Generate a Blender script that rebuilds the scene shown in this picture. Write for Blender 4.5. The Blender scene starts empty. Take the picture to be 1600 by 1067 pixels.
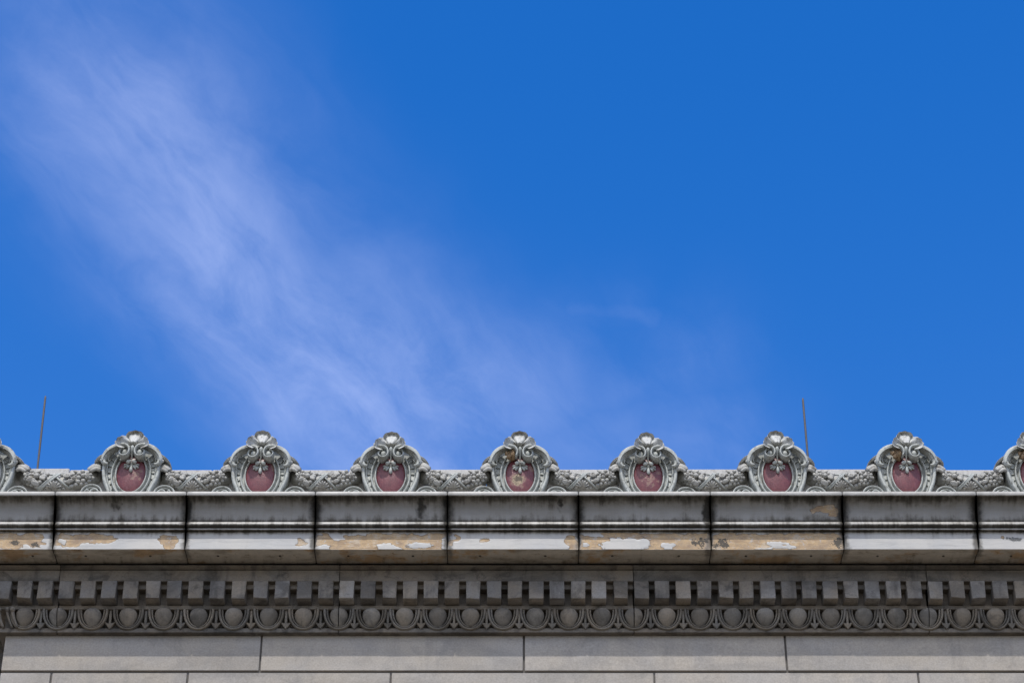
import bpy, math, random
from mathutils import Vector, noise as mnoise

rnd = random.Random(7)
S = bpy.context.scene
COL = S.collection

# ------------------------------------------------------------------ camera
LENS, PITCH, L, CAMZ = 85.0, 36.0, 19.36, 1.6
F = LENS / 36.0 * 1600.0
cam_d = bpy.data.cameras.new('camera')
cam_d.lens = LENS
cam_d.sensor_width = 36.0
cam_d.clip_start = 0.1
cam_d.clip_end = 3000.0
cam = bpy.data.objects.new('camera', cam_d)
cam.location = (0, -L, CAMZ)
cam.rotation_euler = (math.radians(90 + PITCH), 0, 0)
COL.objects.link(cam)
S.camera = cam

# ------------------------------------------------------------------ light
SUN_EL, SUN_AZ = 57.5, -8.0        # azimuth: degrees left of straight behind the camera
SUN_STRENGTH, SKY_STRENGTH, EXPOSURE = 2.0, 0.15, 0.62
S.view_settings.view_transform = 'Standard'
S.view_settings.look = 'None'
S.view_settings.gamma = 1.0
S.view_settings.use_curve_mapping = False
S.view_settings.exposure = EXPOSURE
S.render.engine = 'CYCLES'
S.cycles.max_bounces = 6

el, az = math.radians(SUN_EL), math.radians(SUN_AZ)
sun_dir = Vector((math.sin(az) * math.cos(el), -math.cos(az) * math.cos(el), math.sin(el)))
sun_d = bpy.data.lights.new('sun', 'SUN')
sun_d.energy = SUN_STRENGTH
sun_d.angle = math.radians(0.53)
sun_d.color = (1.0, 0.96, 0.91)
sun = bpy.data.objects.new('sun', sun_d)
sun.rotation_euler = sun_dir.to_track_quat('Z', 'Y').to_euler()
sun.location = (0, -10, 40)
COL.objects.link(sun)


class NT:
    """small helper round a node tree"""
    def __init__(self, tree):
        self.t = tree
        self.n = tree.nodes
        self.l = tree.links

    def node(self, typ, **kw):
        nd = self.n.new(typ)
        for k, v in kw.items():
            setattr(nd, k, v)
        return nd

    def put(self, sock, v):
        if isinstance(v, bpy.types.NodeSocket):
            self.l.new(v, sock)
        elif v is not None:
            sock.default_value = v

    def m(self, op, a, b=None, c=None, clamp=False):
        nd = self.node('ShaderNodeMath', operation=op, use_clamp=clamp)
        self.put(nd.inputs[0], a)
        if b is not None:
            self.put(nd.inputs[1], b)
        if c is not None:
            self.put(nd.inputs[2], c)
        return nd.outputs[0]

    def vm(self, op, a, b=None):
        nd = self.node('ShaderNodeVectorMath', operation=op)
        self.put(nd.inputs[0], a)
        if b is not None:
            self.put(nd.inputs[1], b)
        return nd.outputs['Value'] if op in ('DOT_PRODUCT', 'LENGTH') else nd.outputs[0]

    def mix(self, fac, a, b, mode='MIX'):
        nd = self.node('ShaderNodeMix', data_type='RGBA', blend_type=mode)
        nd.clamp_factor = True
        self.put(nd.inputs[0], fac)
        for s, v in ((nd.inputs[6], a), (nd.inputs[7], b)):
            if isinstance(v, tuple) and len(v) == 3:
                v = (*v, 1)
            self.put(s, v)
        return nd.outputs[2]

    def noise(self, vec, scale, detail=4.0, rough=0.55, dist=0.0):
        nd = self.node('ShaderNodeTexNoise')
        self.put(nd.inputs['Vector'], vec)
        nd.inputs['Scale'].default_value = scale
        nd.inputs['Detail'].default_value = detail
        nd.inputs['Roughness'].default_value = rough
        nd.inputs['Distortion'].default_value = dist
        return nd.outputs['Fac']

    def step(self, v, lo, hi, a=0.0, b=1.0):
        nd = self.node('ShaderNodeMapRange', interpolation_type='SMOOTHSTEP')
        self.put(nd.inputs['Value'], v)
        self.put(nd.inputs['From Min'], lo)
        self.put(nd.inputs['From Max'], hi)
        nd.inputs['To Min'].default_value = a
        nd.inputs['To Max'].default_value = b
        return nd.outputs['Result']

    def ramp(self, v, stops, mode='LINEAR'):
        nd = self.node('ShaderNodeValToRGB')
        nd.color_ramp.interpolation = mode
        e = nd.color_ramp.elements
        while len(e) < len(stops):
            e.new(0.5)
        for i, (p, c) in enumerate(stops):
            e[i].position = p
            e[i].color = (c, c, c, 1) if isinstance(c, (int, float)) else (*c, 1)
        self.put(nd.inputs[0], v)
        return nd.outputs[0]

    def attr(self, name):
        nd = self.node('ShaderNodeAttribute', attribute_name=name)
        return nd.outputs['Fac']


# ------------------------------------------------------------------ sky
def make_world():
    w = bpy.data.worlds.new('World')
    S.world = w
    w.use_nodes = True
    t = NT(w.node_tree)
    t.n.clear()
    sky = t.node('ShaderNodeTexSky', sky_type='NISHITA')
    sky.sun_disc = False
    sky.sun_elevation = el
    sky.sun_rotation = math.atan2(sun_dir.x, sun_dir.y)
    sky.altitude = 200
    sky.air_density = 1.0
    sky.dust_density = 1.2
    sky.ozone_density = 2.0
    # deep summer blue as the photograph was graded: saturated overhead, paler where the sky itself is pale
    sp = t.node('ShaderNodeSeparateColor', mode='HSV')
    t.l.new(sky.outputs[0], sp.inputs[0])
    cb = t.node('ShaderNodeCombineColor', mode='HSV')
    t.put(cb.inputs[0], t.m('ADD', sp.outputs[0], 0.012))
    t.put(cb.inputs[1], t.m('MULTIPLY', t.m('POWER', sp.outputs[1], 3.0), 3.25, clamp=True))
    t.put(cb.inputs[2], sp.outputs[2])
    # thin cirrus high above: a long streak crossing the sky, on a flat layer of air (x/z, y/z)
    tc = t.node('ShaderNodeTexCoord')
    sep = t.node('ShaderNodeSeparateXYZ')
    t.l.new(tc.outputs['Generated'], sep.inputs[0])
    zc = t.m('MAXIMUM', sep.outputs[2], 0.08)
    qx = t.m('DIVIDE', sep.outputs[0], zc)
    qy = t.m('DIVIDE', sep.outputs[1], zc)
    q = t.node('ShaderNodeCombineXYZ')
    t.put(q.inputs[0], t.m('MULTIPLY', qx, 2.2))
    t.put(q.inputs[1], t.m('MULTIPLY', qy, 1.3))
    q = q.outputs[0]
    p = math.radians(PITCH)

    def Q(px, py):
        a, b = (px - 800) / F, (533.5 - py) / F
        d = Vector((a, math.cos(p) - b * math.sin(p), math.sin(p) + b * math.cos(p)))
        return Vector((d.x / d.z * 2.2, d.y / d.z * 1.3, 0))
    # gently warped coordinates make the borders of the streak ragged
    wn = t.node('ShaderNodeTexNoise')
    t.put(wn.inputs['Vector'], q)
    wn.inputs['Scale'].default_value = 5.0
    wn.inputs['Detail'].default_value = 5.0
    off = t.vm('SUBTRACT', wn.outputs['Color'], (0.5, 0.5, 0.5))
    sc = t.node('ShaderNodeVectorMath', operation='SCALE')
    t.put(sc.inputs[0], off)
    sc.inputs['Scale'].default_value = 0.10
    qw = t.vm('ADD', q, sc.outputs[0])
    segs = [(Q(-60, -700), Q(130, -60), 0.170, 0.36), (Q(130, -60), Q(200, 180), 0.165, 0.47),
            (Q(200, 180), Q(330, 370), 0.165, 0.92), (Q(330, 370), Q(470, 520), 0.160, 1.0),
            (Q(470, 520), Q(590, 650), 0.165, 1.0), (Q(590, 650), Q(720, 1200), 0.17, 0.90),
            (Q(440, 330), Q(640, 470), 0.08, 0.24)]
    tail = [(Q(470, 610), Q(830, 625), 0.12, 0.50), (Q(830, 625), Q(1090, 575), 0.09, 0.26),
            (Q(600, 730), Q(1100, 700), 0.12, 0.36), (Q(890, 468), Q(1030, 490), 0.018, 0.20), (Q(700, 520), Q(980, 480), 0.06, 0.12)]
    dens = None
    first_group = None
    for item in segs + [None] + tail:
        if item is None:
            first_group, dens = dens, None
            continue
        a, b, wd, amp = item
        ab = b - a
        pa = t.vm('SUBTRACT', qw, tuple(a))
        h = t.m('DIVIDE', t.vm('DOT_PRODUCT', pa, tuple(ab)), ab.dot(ab), clamp=True)
        s2 = t.node('ShaderNodeVectorMath', operation='SCALE')
        s2.inputs[0].default_value = tuple(ab)
        t.put(s2.inputs['Scale'], h)
        d = t.vm('LENGTH', t.vm('SUBTRACT', pa, s2.outputs[0]))
        g = t.m('POWER', 2.718, t.m('MULTIPLY', t.m('POWER', t.m('DIVIDE', d, wd), 2.0), -1.0))
        g = t.m('MULTIPLY', g, amp)
        dens = g if dens is None else t.m('MAXIMUM', dens, g)
    dens = t.m('SUBTRACT', t.m('ADD', dens, first_group), t.m('MULTIPLY', dens, first_group))
    # fibres drawn out along the streak
    ro = t.node('ShaderNodeMapping')
    t.put(ro.inputs['Vector'], qw)
    ro.inputs['Rotation'].default_value = (0, 0, math.radians(-48))
    mp = t.node('ShaderNodeMapping')
    t.put(mp.inputs['Vector'], ro.outputs[0])
    mp.inputs['Scale'].default_value = (5.0, 11.0, 1)
    f1 = t.noise(mp.outputs[0], 1.0, 7.0, 0.6, 0.4)
    f2 = t.noise(qw, 4.2, 8.0, 0.62, 0.3)
    fib = t.m('ADD', t.step(f1, 0.27, 0.73, 0.50, 0.98), t.step(f2, 0.3, 0.7, -0.20, 0.12))
    dens = t.m('MULTIPLY', dens, t.m('MAXIMUM', fib, 0.05))
    up = t.step(sep.outputs[2], 0.08, 0.3)
    dens = t.m('MULTIPLY', dens, up)
    cl = t.node('ShaderNodeVectorMath', operation='SCALE')
    cl.inputs[0].default_value = (1.18, 1.11, 1.04)
    t.put(cl.inputs['Scale'], dens)
    add = t.vm('ADD', cb.outputs[0], cl.outputs[0])
    bg = t.node('ShaderNodeBackground')
    bg.inputs['Strength'].default_value = SKY_STRENGTH
    t.l.new(add, bg.inputs['Color'])
    out = t.node('ShaderNodeOutputWorld')
    t.l.new(bg.outputs[0], out.inputs[0])


make_world()

# ------------------------------------------------------------------ where things stand (metres), measured along sight lines
_p = math.radians(PITCH)


def zof(py, y):
    """height of a point at depth y that is seen at picture row py"""
    return CAMZ + (L + y) * math.tan(_p - math.atan((py - 533.5) / F))


def yof(py, z):
    return (z - CAMZ) / math.tan(_p - math.atan((py - 533.5) / F)) - L


def xof(px, py, y):
    h = L + y
    v = zof(py, y) - CAMZ
    return (px - 800) / F * (h * math.cos(_p) + v * math.sin(_p))


# ------------------------------------------------------------------ mesh helpers
class MB:
    def __init__(self):
        self.v, self.f, self.s = [], [], []
        self.attrs = {}

    def add(self, verts, faces, smooth=True):
        o = len(self.v)
        self.v += [tuple(p) for p in verts]
        self.f += [tuple(i + o for i in fc) for fc in faces]
        self.s += [smooth] * len(faces)

    def grid(self, rows, closed_u=False, closed_v=False, smooth=True, flip=False):
        nr, nc = len(rows), len(rows[0])
        vs = [p for r in rows for p in r]
        fs = []
        for i in range(nr if closed_v else nr - 1):
            for j in range(nc if closed_u else nc - 1):
                a, b = i * nc + j, i * nc + (j + 1) % nc
                c, d = ((i + 1) % nr) * nc + (j + 1) % nc, ((i + 1) % nr) * nc + j
                fs.append((a, d, c, b) if flip else (a, b, c, d))
        self.add(vs, fs, smooth)

    def tube(self, path, n=8, caps=True, out=Vector((0, -1, 0)), power=1.0):
        """path: list of (point, half width, half depth); the section lies across the path, depth along 'out'"""
        P = [Vector(a[0]) for a in path]
        rings = []
        for i, (pt, rw, rd) in enumerate(path):
            tg = (P[min(i + 1, len(P) - 1)] - P[max(i - 1, 0)]).normalized()
            side = tg.cross(out)
            if side.length < 1e-5:
                side = tg.cross(Vector((0, 0, 1)))
            side.normalize()
            o2 = side.cross(tg).normalized()
            ring = []
            for k in range(n):
                a = 2 * math.pi * k / n
                c, s = math.cos(a), math.sin(a)
                if power != 1.0:
                    c = math.copysign(abs(c) ** power, c)
                    s = math.copysign(abs(s) ** power, s)
                ring.append(P[i] + side * (c * rw) + o2 * (s * rd))
            rings.append(ring)
        self.grid(rings, closed_u=True, flip=True)
        if caps:
            o = len(self.v)
            self.v += [tuple(P[0]), tuple(P[-1])]
            b0, b1 = o - n * len(path), o - n
            for k in range(n):
                self.f += [(o, b0 + (k + 1) % n, b0 + k), (o + 1, b1 + k, b1 + (k + 1) % n)]
                self.s += [True, True]

    def ball(self, c, r, ax=None, nu=10, nv=7, taper=0.0, bump=0.0, seed=0.0):
        """ellipsoid of radii r along the axes ax; taper narrows it towards +axis 2; bump roughens it"""
        c = Vector(c)
        if isinstance(r, (int, float)):
            r = (r, r, r)
        X, Y, Z = ax if ax else (Vector((1, 0, 0)), Vector((0, 1, 0)), Vector((0, 0, 1)))
        rows = []
        for i in range(nv + 1):
            th = math.pi * i / nv
            z = math.cos(th)
            rr = math.sin(th) * (1 - taper * z)
            row = []
            for j in range(nu):
                a = 2 * math.pi * j / nu
                k = 1.0
                if bump:
                    k += bump * mnoise.noise(Vector((math.cos(a) * rr * 2 + seed, math.sin(a) * rr * 2, z * 2 + seed)))
                row.append(c + X * (r[0] * rr * math.cos(a) * k) + Y * (r[1] * rr * math.sin(a) * k) + Z * (r[2] * z * k))
            rows.append(row)
        self.grid(rows, closed_u=True)

    def box(self, x0, x1, y0, y1, z0, z1, ch=0.0, jit=0.0):
        """box with chamfered edges"""
        if ch <= 0:
            vs = [(x, y, z) for x in (x0, x1) for y in (y0, y1) for z in (z0, z1)]
            self.add(vs, [(0, 1, 3, 2), (4, 6, 7, 5), (0, 4, 5, 1), (2, 3, 7, 6), (0, 2, 6, 4), (1, 5, 7, 3)], False)
            return
        c = ch
        vs, ids = [], {}
        j = lambda: rnd.uniform(-jit, jit)
        for ix, x in ((0, x0), (1, x1)):
            for iy, y in ((0, y0), (1, y1)):
                for iz, z in ((0, z0), (1, z1)):
                    sx, sy, sz = (1 if ix == 0 else -1), (1 if iy == 0 else -1), (1 if iz == 0 else -1)
                    ids[ix, iy, iz] = len(vs)
                    jx, jy, jz = j(), j(), j()
                    vs += [(x + jx, y + sy * c + jy, z + sz * c + jz), (x + sx * c + jx, y + jy, z + sz * c + jz),
                           (x + sx * c + jx, y + sy * c + jy, z + jz)]
        fs = []
        g = lambda a, b, d, k: ids[a, b, d] + k
        fs += [(g(0, 0, 0, 0), g(0, 0, 1, 0), g(0, 1, 1, 0), g(0, 1, 0, 0)), (g(1, 0, 0, 0), g(1, 1, 0, 0), g(1, 1, 1, 0), g(1, 0, 1, 0)),
               (g(0, 0, 0, 1), g(1, 0, 0, 1), g(1, 0, 1, 1), g(0, 0, 1, 1)), (g(0, 1, 0, 1), g(0, 1, 1, 1), g(1, 1, 1, 1), g(1, 1, 0, 1)),
               (g(0, 0, 0, 2), g(0, 1, 0, 2), g(1, 1, 0, 2), g(1, 0, 0, 2)), (g(0, 0, 1, 2), g(1, 0, 1, 2), g(1, 1, 1, 2), g(0, 1, 1, 2))]
        for a in (0, 1):
            for b in (0, 1):
                fs.append((g(a, b, 0, 0), g(a, b, 0, 1), g(a, b, 1, 1), g(a, b, 1, 0)) if (a + b) % 2 == 0 else (g(a, b, 0, 1), g(a, b, 0, 0), g(a, b, 1, 0), g(a, b, 1, 1)))
                fs.append((g(0, a, b, 1), g(0, a, b, 2), g(1, a, b, 2), g(1, a, b, 1)) if (a + b) % 2 == 0 else (g(0, a, b, 2), g(0, a, b, 1), g(1, a, b, 1), g(1, a, b, 2)))
                fs.append((g(a, 0, b, 0), g(a, 1, b, 0), g(a, 1, b, 2), g(a, 0, b, 2)))
                for d in (0, 1):
                    fs.append((g(a, b, d, 0), g(a, b, d, 1), g(a, b, d, 2)))
        self.add(vs, fs, False)

    def mesh(self, name, mat, fix=True, angle=None):
        me = bpy.data.meshes.new(name)
        me.from_pydata(self.v, [], self.f)
        me.polygons.foreach_set('use_smooth', self.s)
        if mat:
            me.materials.append(mat)
        for k, vals in self.attrs.items():
            a = me.attributes.new(k, 'FLOAT', 'POINT')
            a.data.foreach_set('value', vals)
        if fix:
            import bmesh
            bm = bmesh.new()
            bm.from_mesh(me)
            bmesh.ops.remove_doubles(bm, verts=bm.verts, dist=1e-6)
            bmesh.ops.recalc_face_normals(bm, faces=bm.faces)
            bm.to_mesh(me)
            bm.free()
        if angle:
            me.set_sharp_from_angle(angle=math.radians(angle))
        me.update()
        return me

    def build(self, name, mat, parent=None, loc=(0, 0, 0), **kw):
        return link(name, self.mesh(name, mat, **kw), parent, loc)


def link(name, me, parent=None, loc=(0, 0, 0), rot=None):
    o = bpy.data.objects.new(name, me)
    o.location = loc
    if rot:
        o.rotation_euler = rot
    if parent:
        o.parent = parent
    COL.objects.link(o)
    return o


def thing(name, label, cat, loc=(0, 0, 0), group=None):
    o = bpy.data.objects.new(name, None)
    o.empty_display_size = 0.2
    o.location = loc
    o['label'] = label
    o['category'] = cat
    if group:
        o['group'] = group
    COL.objects.link(o)
    return o


def copy_tree(o, parent=None):
    c = o.copy()
    COL.objects.link(c)
    if parent:
        c.parent = parent
    for ch in [x for x in bpy.data.objects if x.parent == o]:
        copy_tree(ch, c)
    return c


# ------------------------------------------------------------------ materials
def new_mat(name):
    m = bpy.data.materials.new(name)
    m.use_nodes = True
    t = NT(m.node_tree)
    t.n.clear()
    out = t.node('ShaderNodeOutputMaterial')
    b = t.node('ShaderNodeBsdfPrincipled')
    t.l.new(b.outputs[0], out.inputs[0])
    return m, t, b


def coords(t, shift=True):
    tc = t.node('ShaderNodeTexCoord')
    v = tc.outputs['Object']
    if shift:
        oi = t.node('ShaderNodeObjectInfo')
        sc = t.node('ShaderNodeVectorMath', operation='SCALE')
        sc.inputs[0].default_value = (37.0, 11.0, 23.0)
        t.put(sc.inputs['Scale'], oi.outputs['Random'])
        return t.vm('ADD', v, sc.outputs[0]), oi.outputs['Random']
    return v, None


def bump(t, b, h, strength, dist):
    nd = t.node('ShaderNodeBump')
    nd.inputs['Strength'].default_value = strength
    nd.inputs['Distance'].default_value = dist
    t.put(nd.inputs['Height'], h)
    t.l.new(nd.outputs[0], b.inputs['Normal'])


def stretched(t, v, s):
    mp = t.node('ShaderNodeMapping')
    t.put(mp.inputs['Vector'], v)
    mp.inputs['Scale'].default_value = s
    return mp.outputs[0]


def mat_limestone(name, base, warm, stain, stain_amt=0.35, vary=0.12):
    m, t, b = new_mat(name)
    v, r = coords(t)
    big = t.noise(v, 2.2, 5, 0.6)
    fine = t.noise(v, 60, 4, 0.65)
    streak = t.noise(stretched(t, v, (7, 7, 1.4)), 1.0, 5, 0.6)
    wide = t.noise(stretched(t, v, (0.9, 0.9, 2.0)), 1.0, 5, 0.6, 0.8)
    vein = t.noise(stretched(t, v, (1.2, 1.2, 18)), 1.0, 4, 0.6, 0.3)
    c = t.mix(t.step(big, 0.3, 0.7), base, warm)
    c = t.mix(t.m('MULTIPLY', t.step(streak, 0.5, 0.78), stain_amt), c, stain)
    c = t.mix(t.step(vein, 0.56, 0.72, 0, 0.18), c, tuple(k * 0.7 for k in base))
    c = t.mix(t.step(wide, 0.46, 0.64, 0, 0.55 * stain_amt + 0.12), c, stain)
    c = t.mix(t.step(wide, 0.46, 0.30, 0, 0.25), c, tuple(k * 1.15 for k in warm))
    blot = t.noise(v, 5.5, 7, 0.72, 0.6)
    c = t.mix(t.m('MULTIPLY', t.step(blot, 0.50, 0.66), stain_amt * 0.75), c, stain)
    c = t.mix(t.step(t.noise(v, 17, 5, 0.7), 0.60, 0.70, 0, 0.22), c, tuple(min(1, k * 1.35) for k in base))
    val = t.m('ADD', t.m('MULTIPLY', t.m('SUBTRACT', r, 0.5), vary * 2), 1.0)
    val = t.m('MULTIPLY', val, t.step(fine, 0.2, 0.8, 0.84, 1.14))
    hs = t.node('ShaderNodeHueSaturation')
    t.put(hs.inputs['Value'], val)
    t.put(hs.inputs['Color'], c)
    t.l.new(hs.outputs[0], b.inputs['Base Color'])
    b.inputs['Roughness'].default_value = 0.88
    bump(t, b, t.m('ADD', fine, t.m('MULTIPLY', big, 2.0)), 0.35, 0.004)
    return m


def mat_carved(name, base, dirt, dirt_amt=0.6, rough=0.55):
    """glazed clay of the cresting, weathered"""
    m, t, b = new_mat(name)
    v, r = coords(t)
    n1 = t.noise(v, 9, 6, 0.65)
    n2 = t.noise(v, 42, 4, 0.6)
    st = t.noise(stretched(t, v, (26, 26, 5)), 1.0, 4, 0.6)
    c = t.mix(t.step(n2, 0.3, 0.75), tuple(k * 0.88 for k in base), tuple(min(1, k * 1.06) for k in base))
    c = t.mix(t.m('MULTIPLY', t.step(n1, 0.52, 0.72), dirt_amt), c, dirt)
    c = t.mix(t.step(st, 0.56, 0.74, 0, dirt_amt * 0.6), c, tuple(k * 0.5 for k in dirt))
    n3 = t.noise(v, 20, 6, 0.75, 0.4)
    c = t.mix(t.step(n3, 0.575, 0.66, 0, dirt_amt), c, (0.04, 0.038, 0.03))
    c = t.mix(t.step(n3, 0.42, 0.34, 0, 0.35), c, tuple(min(1, k * 1.25) for k in base))
    t.l.new(c, b.inputs['Base Color'])
    b.inputs['Roughness'].default_value = rough
    b.inputs['Specular IOR Level'].default_value = 0.35
    bump(t, b, t.m('ADD', n1, t.m('MULTIPLY', n2, 0.6)), 0.5, 0.005)
    return m


def mat_plain(name, col, rough=0.8, nscale=30, var=0.25, bumpd=0.003, metal=0.0):
    m, t, b = new_mat(name)
    v, r = coords(t)
    n = t.noise(v, nscale, 5, 0.6)
    c = t.mix(n, tuple(k * (1 - var) for k in col), tuple(min(1, k * (1 + var)) for k in col))
    t.l.new(c, b.inputs['Base Color'])
    b.inputs['Roughness'].default_value = rough
    b.inputs['Metallic'].default_value = metal
    bump(t, b, n, 0.4, bumpd)
    return m


BAND0, BAND1 = 760.0, 900.0


def mat_cornice():
    """white glazed cornice blocks: grime and painted recess shade drawn out in drips, black growths by the joints, glaze flaked off the clay"""
    m, t, b = new_mat('weathered_glaze')
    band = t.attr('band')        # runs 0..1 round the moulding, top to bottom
    endd = t.attr('end_distance')
    peel = t.attr('peel')
    lich = t.attr('lichen')
    v, r = coords(t)
    n_big = t.noise(stretched(t, v, (2.6, 2.6, 2.6)), 1.0, 5, 0.6)
    n_mid = t.noise(v, 14, 6, 0.68)
    n_fine = t.noise(v, 55, 5, 0.65)
    drip = t.noise(stretched(t, v, (24, 2.5, 2.5)), 1.0, 5, 0.62)
    drip2 = t.noise(stretched(t, v, (5, 1.5, 1.5)), 1.0, 4, 0.6)
    hor = t.noise(stretched(t, v, (3.5, 22, 30)), 1.0, 6, 0.68, 0.5)
    w = BAND1 - BAND0
    P = lambda y: (y - BAND0) / w
    base = t.mix(t.step(n_big, 0.3, 0.7), (0.43, 0.425, 0.41), (0.50, 0.48, 0.44))
    base = t.mix(t.step(hor, 0.46, 0.70, 0, 0.42), base, (0.29, 0.285, 0.275))
    base = t.mix(t.step(n_fine, 0.62, 0.75, 0, 0.3), base, (0.25, 0.24, 0.22))
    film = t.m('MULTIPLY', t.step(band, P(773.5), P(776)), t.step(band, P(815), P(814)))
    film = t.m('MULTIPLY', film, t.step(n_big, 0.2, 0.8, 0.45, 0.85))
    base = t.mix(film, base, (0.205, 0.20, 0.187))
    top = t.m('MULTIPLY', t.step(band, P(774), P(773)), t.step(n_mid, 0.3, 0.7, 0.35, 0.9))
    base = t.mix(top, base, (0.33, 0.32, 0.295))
    # soffit is bare brownish clay, sooty
    sof = t.step(band, P(857.6), P(858.4))
    sofc = t.mix(t.step(n_mid, 0.3, 0.7), (0.44, 0.40, 0.34), (0.56, 0.50, 0.41))
    sofc = t.mix(t.step(t.m('ADD', n_big, t.m('MULTIPLY', n_mid, 0.4)), 0.72, 0.86, 0, 0.7), sofc, (0.42, 0.24, 0.09))
    sofc = t.mix(t.step(t.noise(stretched(t, v, (3, 8, 8)), 1.0, 6, 0.7), 0.48, 0.66, 0, 0.6), sofc, (0.20, 0.165, 0.12))
    sofc = t.mix(t.step(n_mid, 0.58, 0.70, 0, 0.5), sofc, (0.13, 0.10, 0.07))
    base = t.mix(sof, base, sofc)
    # grime, with shade of the undersides and hollows painted in by band
    grime_shade = t.ramp(band, [(P(766), 0.18), (P(773.2), 0.26), (P(774.2), 0.85), (P(781), 0.78), (P(788), 0.50), (P(799), 0.28), (P(805), 0.44),
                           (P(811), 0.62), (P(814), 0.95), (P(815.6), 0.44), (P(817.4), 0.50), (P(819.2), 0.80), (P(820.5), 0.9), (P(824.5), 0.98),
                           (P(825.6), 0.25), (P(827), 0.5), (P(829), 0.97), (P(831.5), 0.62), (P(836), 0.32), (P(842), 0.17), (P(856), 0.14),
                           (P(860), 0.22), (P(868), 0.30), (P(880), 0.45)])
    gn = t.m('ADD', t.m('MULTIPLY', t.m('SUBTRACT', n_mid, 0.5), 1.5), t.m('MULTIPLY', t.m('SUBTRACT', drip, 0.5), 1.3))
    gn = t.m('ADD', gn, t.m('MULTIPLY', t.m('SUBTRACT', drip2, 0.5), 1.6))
    g = t.step(t.m('ADD', grime_shade, t.m('MULTIPLY', gn, 0.55)), 0.42, 1.0)
    jw = t.m('ADD', endd, t.m('MULTIPLY', t.m('SUBTRACT', n_mid, 0.5), 0.085))
    jw = t.m('ADD', jw, t.m('MULTIPLY', t.m('SUBTRACT', drip2, 0.5), 0.10))
    j = t.step(jw, 0.006, t.ramp(band, [(P(774), 0.082), (P(812), 0.078), (P(830), 0.044), (P(860), 0.052)]), 1.0, 0.0)
    j = t.m('MULTIPLY', j, t.ramp(band, [(P(773), 0.25), (P(776), 1), (P(829), 1), (P(834), 0.8), (P(858), 0.75), (P(868), 0.55), (P(875), 0.2)]))
    g = t.m('MAXIMUM', g, j)
    soot_shade = t.mix(t.step(n_mid, 0.35, 0.7), (0.016, 0.014, 0.011), (0.055, 0.048, 0.036))  # dark colour for grime, joint stain and the painted recess shade
    tan_wash = t.m('MULTIPLY', t.step(t.m('ADD', grime_shade, t.m('MULTIPLY', gn, 0.4)), 0.2, 0.8), 0.6)
    col = t.mix(tan_wash, base, (0.20, 0.175, 0.135))
    col = t.mix(t.m('MULTIPLY', g, 0.93), col, soot_shade)
    # flaked glaze
    n_cl = t.noise(v, 7, 6, 0.7)
    n_sp = t.noise(v, 95, 3, 0.6)
    pk = t.m('ADD', peel, t.m('MULTIPLY', t.m('SUBTRACT', n_mid, 0.5), 1.1))
    pk = t.m('ADD', pk, t.m('MULTIPLY', t.m('SUBTRACT', n_fine, 0.5), 0.55))
    pm = t.step(pk, -0.02, 0.07)
    clay = t.ramp(n_cl, [(0.36, (0.29, 0.195, 0.115)), (0.45, (0.42, 0.295, 0.17)), (0.53, (0.52, 0.35, 0.17)), (0.60, (0.52, 0.42, 0.30))])
    clay = t.mix(t.step(t.noise(stretched(t, v, (9, 60, 60)), 1.0, 5, 0.7), 0.48, 0.62, 0, 0.85), clay, (0.30, 0.19, 0.095))
    clay = t.mix(t.step(n_fine, 0.52, 0.68, 0, 0.8), clay, (0.30, 0.235, 0.17))
    clay = t.mix(t.step(t.noise(v, 19, 6, 0.72), 0.57, 0.66, 0, 0.8), clay, (0.44, 0.425, 0.40))
    clay = t.mix(t.step(n_sp, 0.64, 0.72, 0, 0.6), clay, (0.12, 0.10, 0.08))
    clay = t.mix(0.22, clay, (0.42, 0.36, 0.30))
    rim = t.m('MULTIPLY', t.step(pk, -0.20, 0.0), t.step(pk, 0.04, 0.30, 1.0, 0.0))  # dark line round each flake paints the shadow of the glaze edge
    col = t.mix(t.m('MULTIPLY', pm, t.m('SUBTRACT', 1.0, t.m('MULTIPLY', j, 0.9))), col, clay)
    col = t.mix(t.m('MULTIPLY', rim, 0.62), col, (0.10, 0.075, 0.055))
    lk = t.m('ADD', t.m('MULTIPLY', lich, 1.1), t.m('ADD', t.m('MULTIPLY', t.m('SUBTRACT', n_sp, 0.5), 1.6), t.m('MULTIPLY', t.m('SUBTRACT', n_mid, 0.5), 1.8)))
    lk = t.m('MULTIPLY', t.step(lk, 0.55, 0.85), t.step(lich, 0.02, 0.3))
    col = t.mix(t.m('MULTIPLY', lk, 0.88), col, t.mix(n_fine, (0.02, 0.02, 0.018), (0.075, 0.08, 0.08)))
    t.l.new(col, b.inputs['Base Color'])
    rr = t.m('ADD', 0.42, t.m('MULTIPLY', t.m('MAXIMUM', t.m('MAXIMUM', g, pm), sof), 0.45))
    t.put(b.inputs['Roughness'], rr)
    b.inputs['Specular IOR Level'].default_value = 0.35
    h = t.m('ADD', t.m('MULTIPLY', pm, -1.2), t.m('ADD', t.m('MULTIPLY', n_mid, 0.5), t.m('MULTIPLY', n_fine, 0.35)))
    bump(t, b, h, 0.5, 0.006)
    return m


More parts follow.
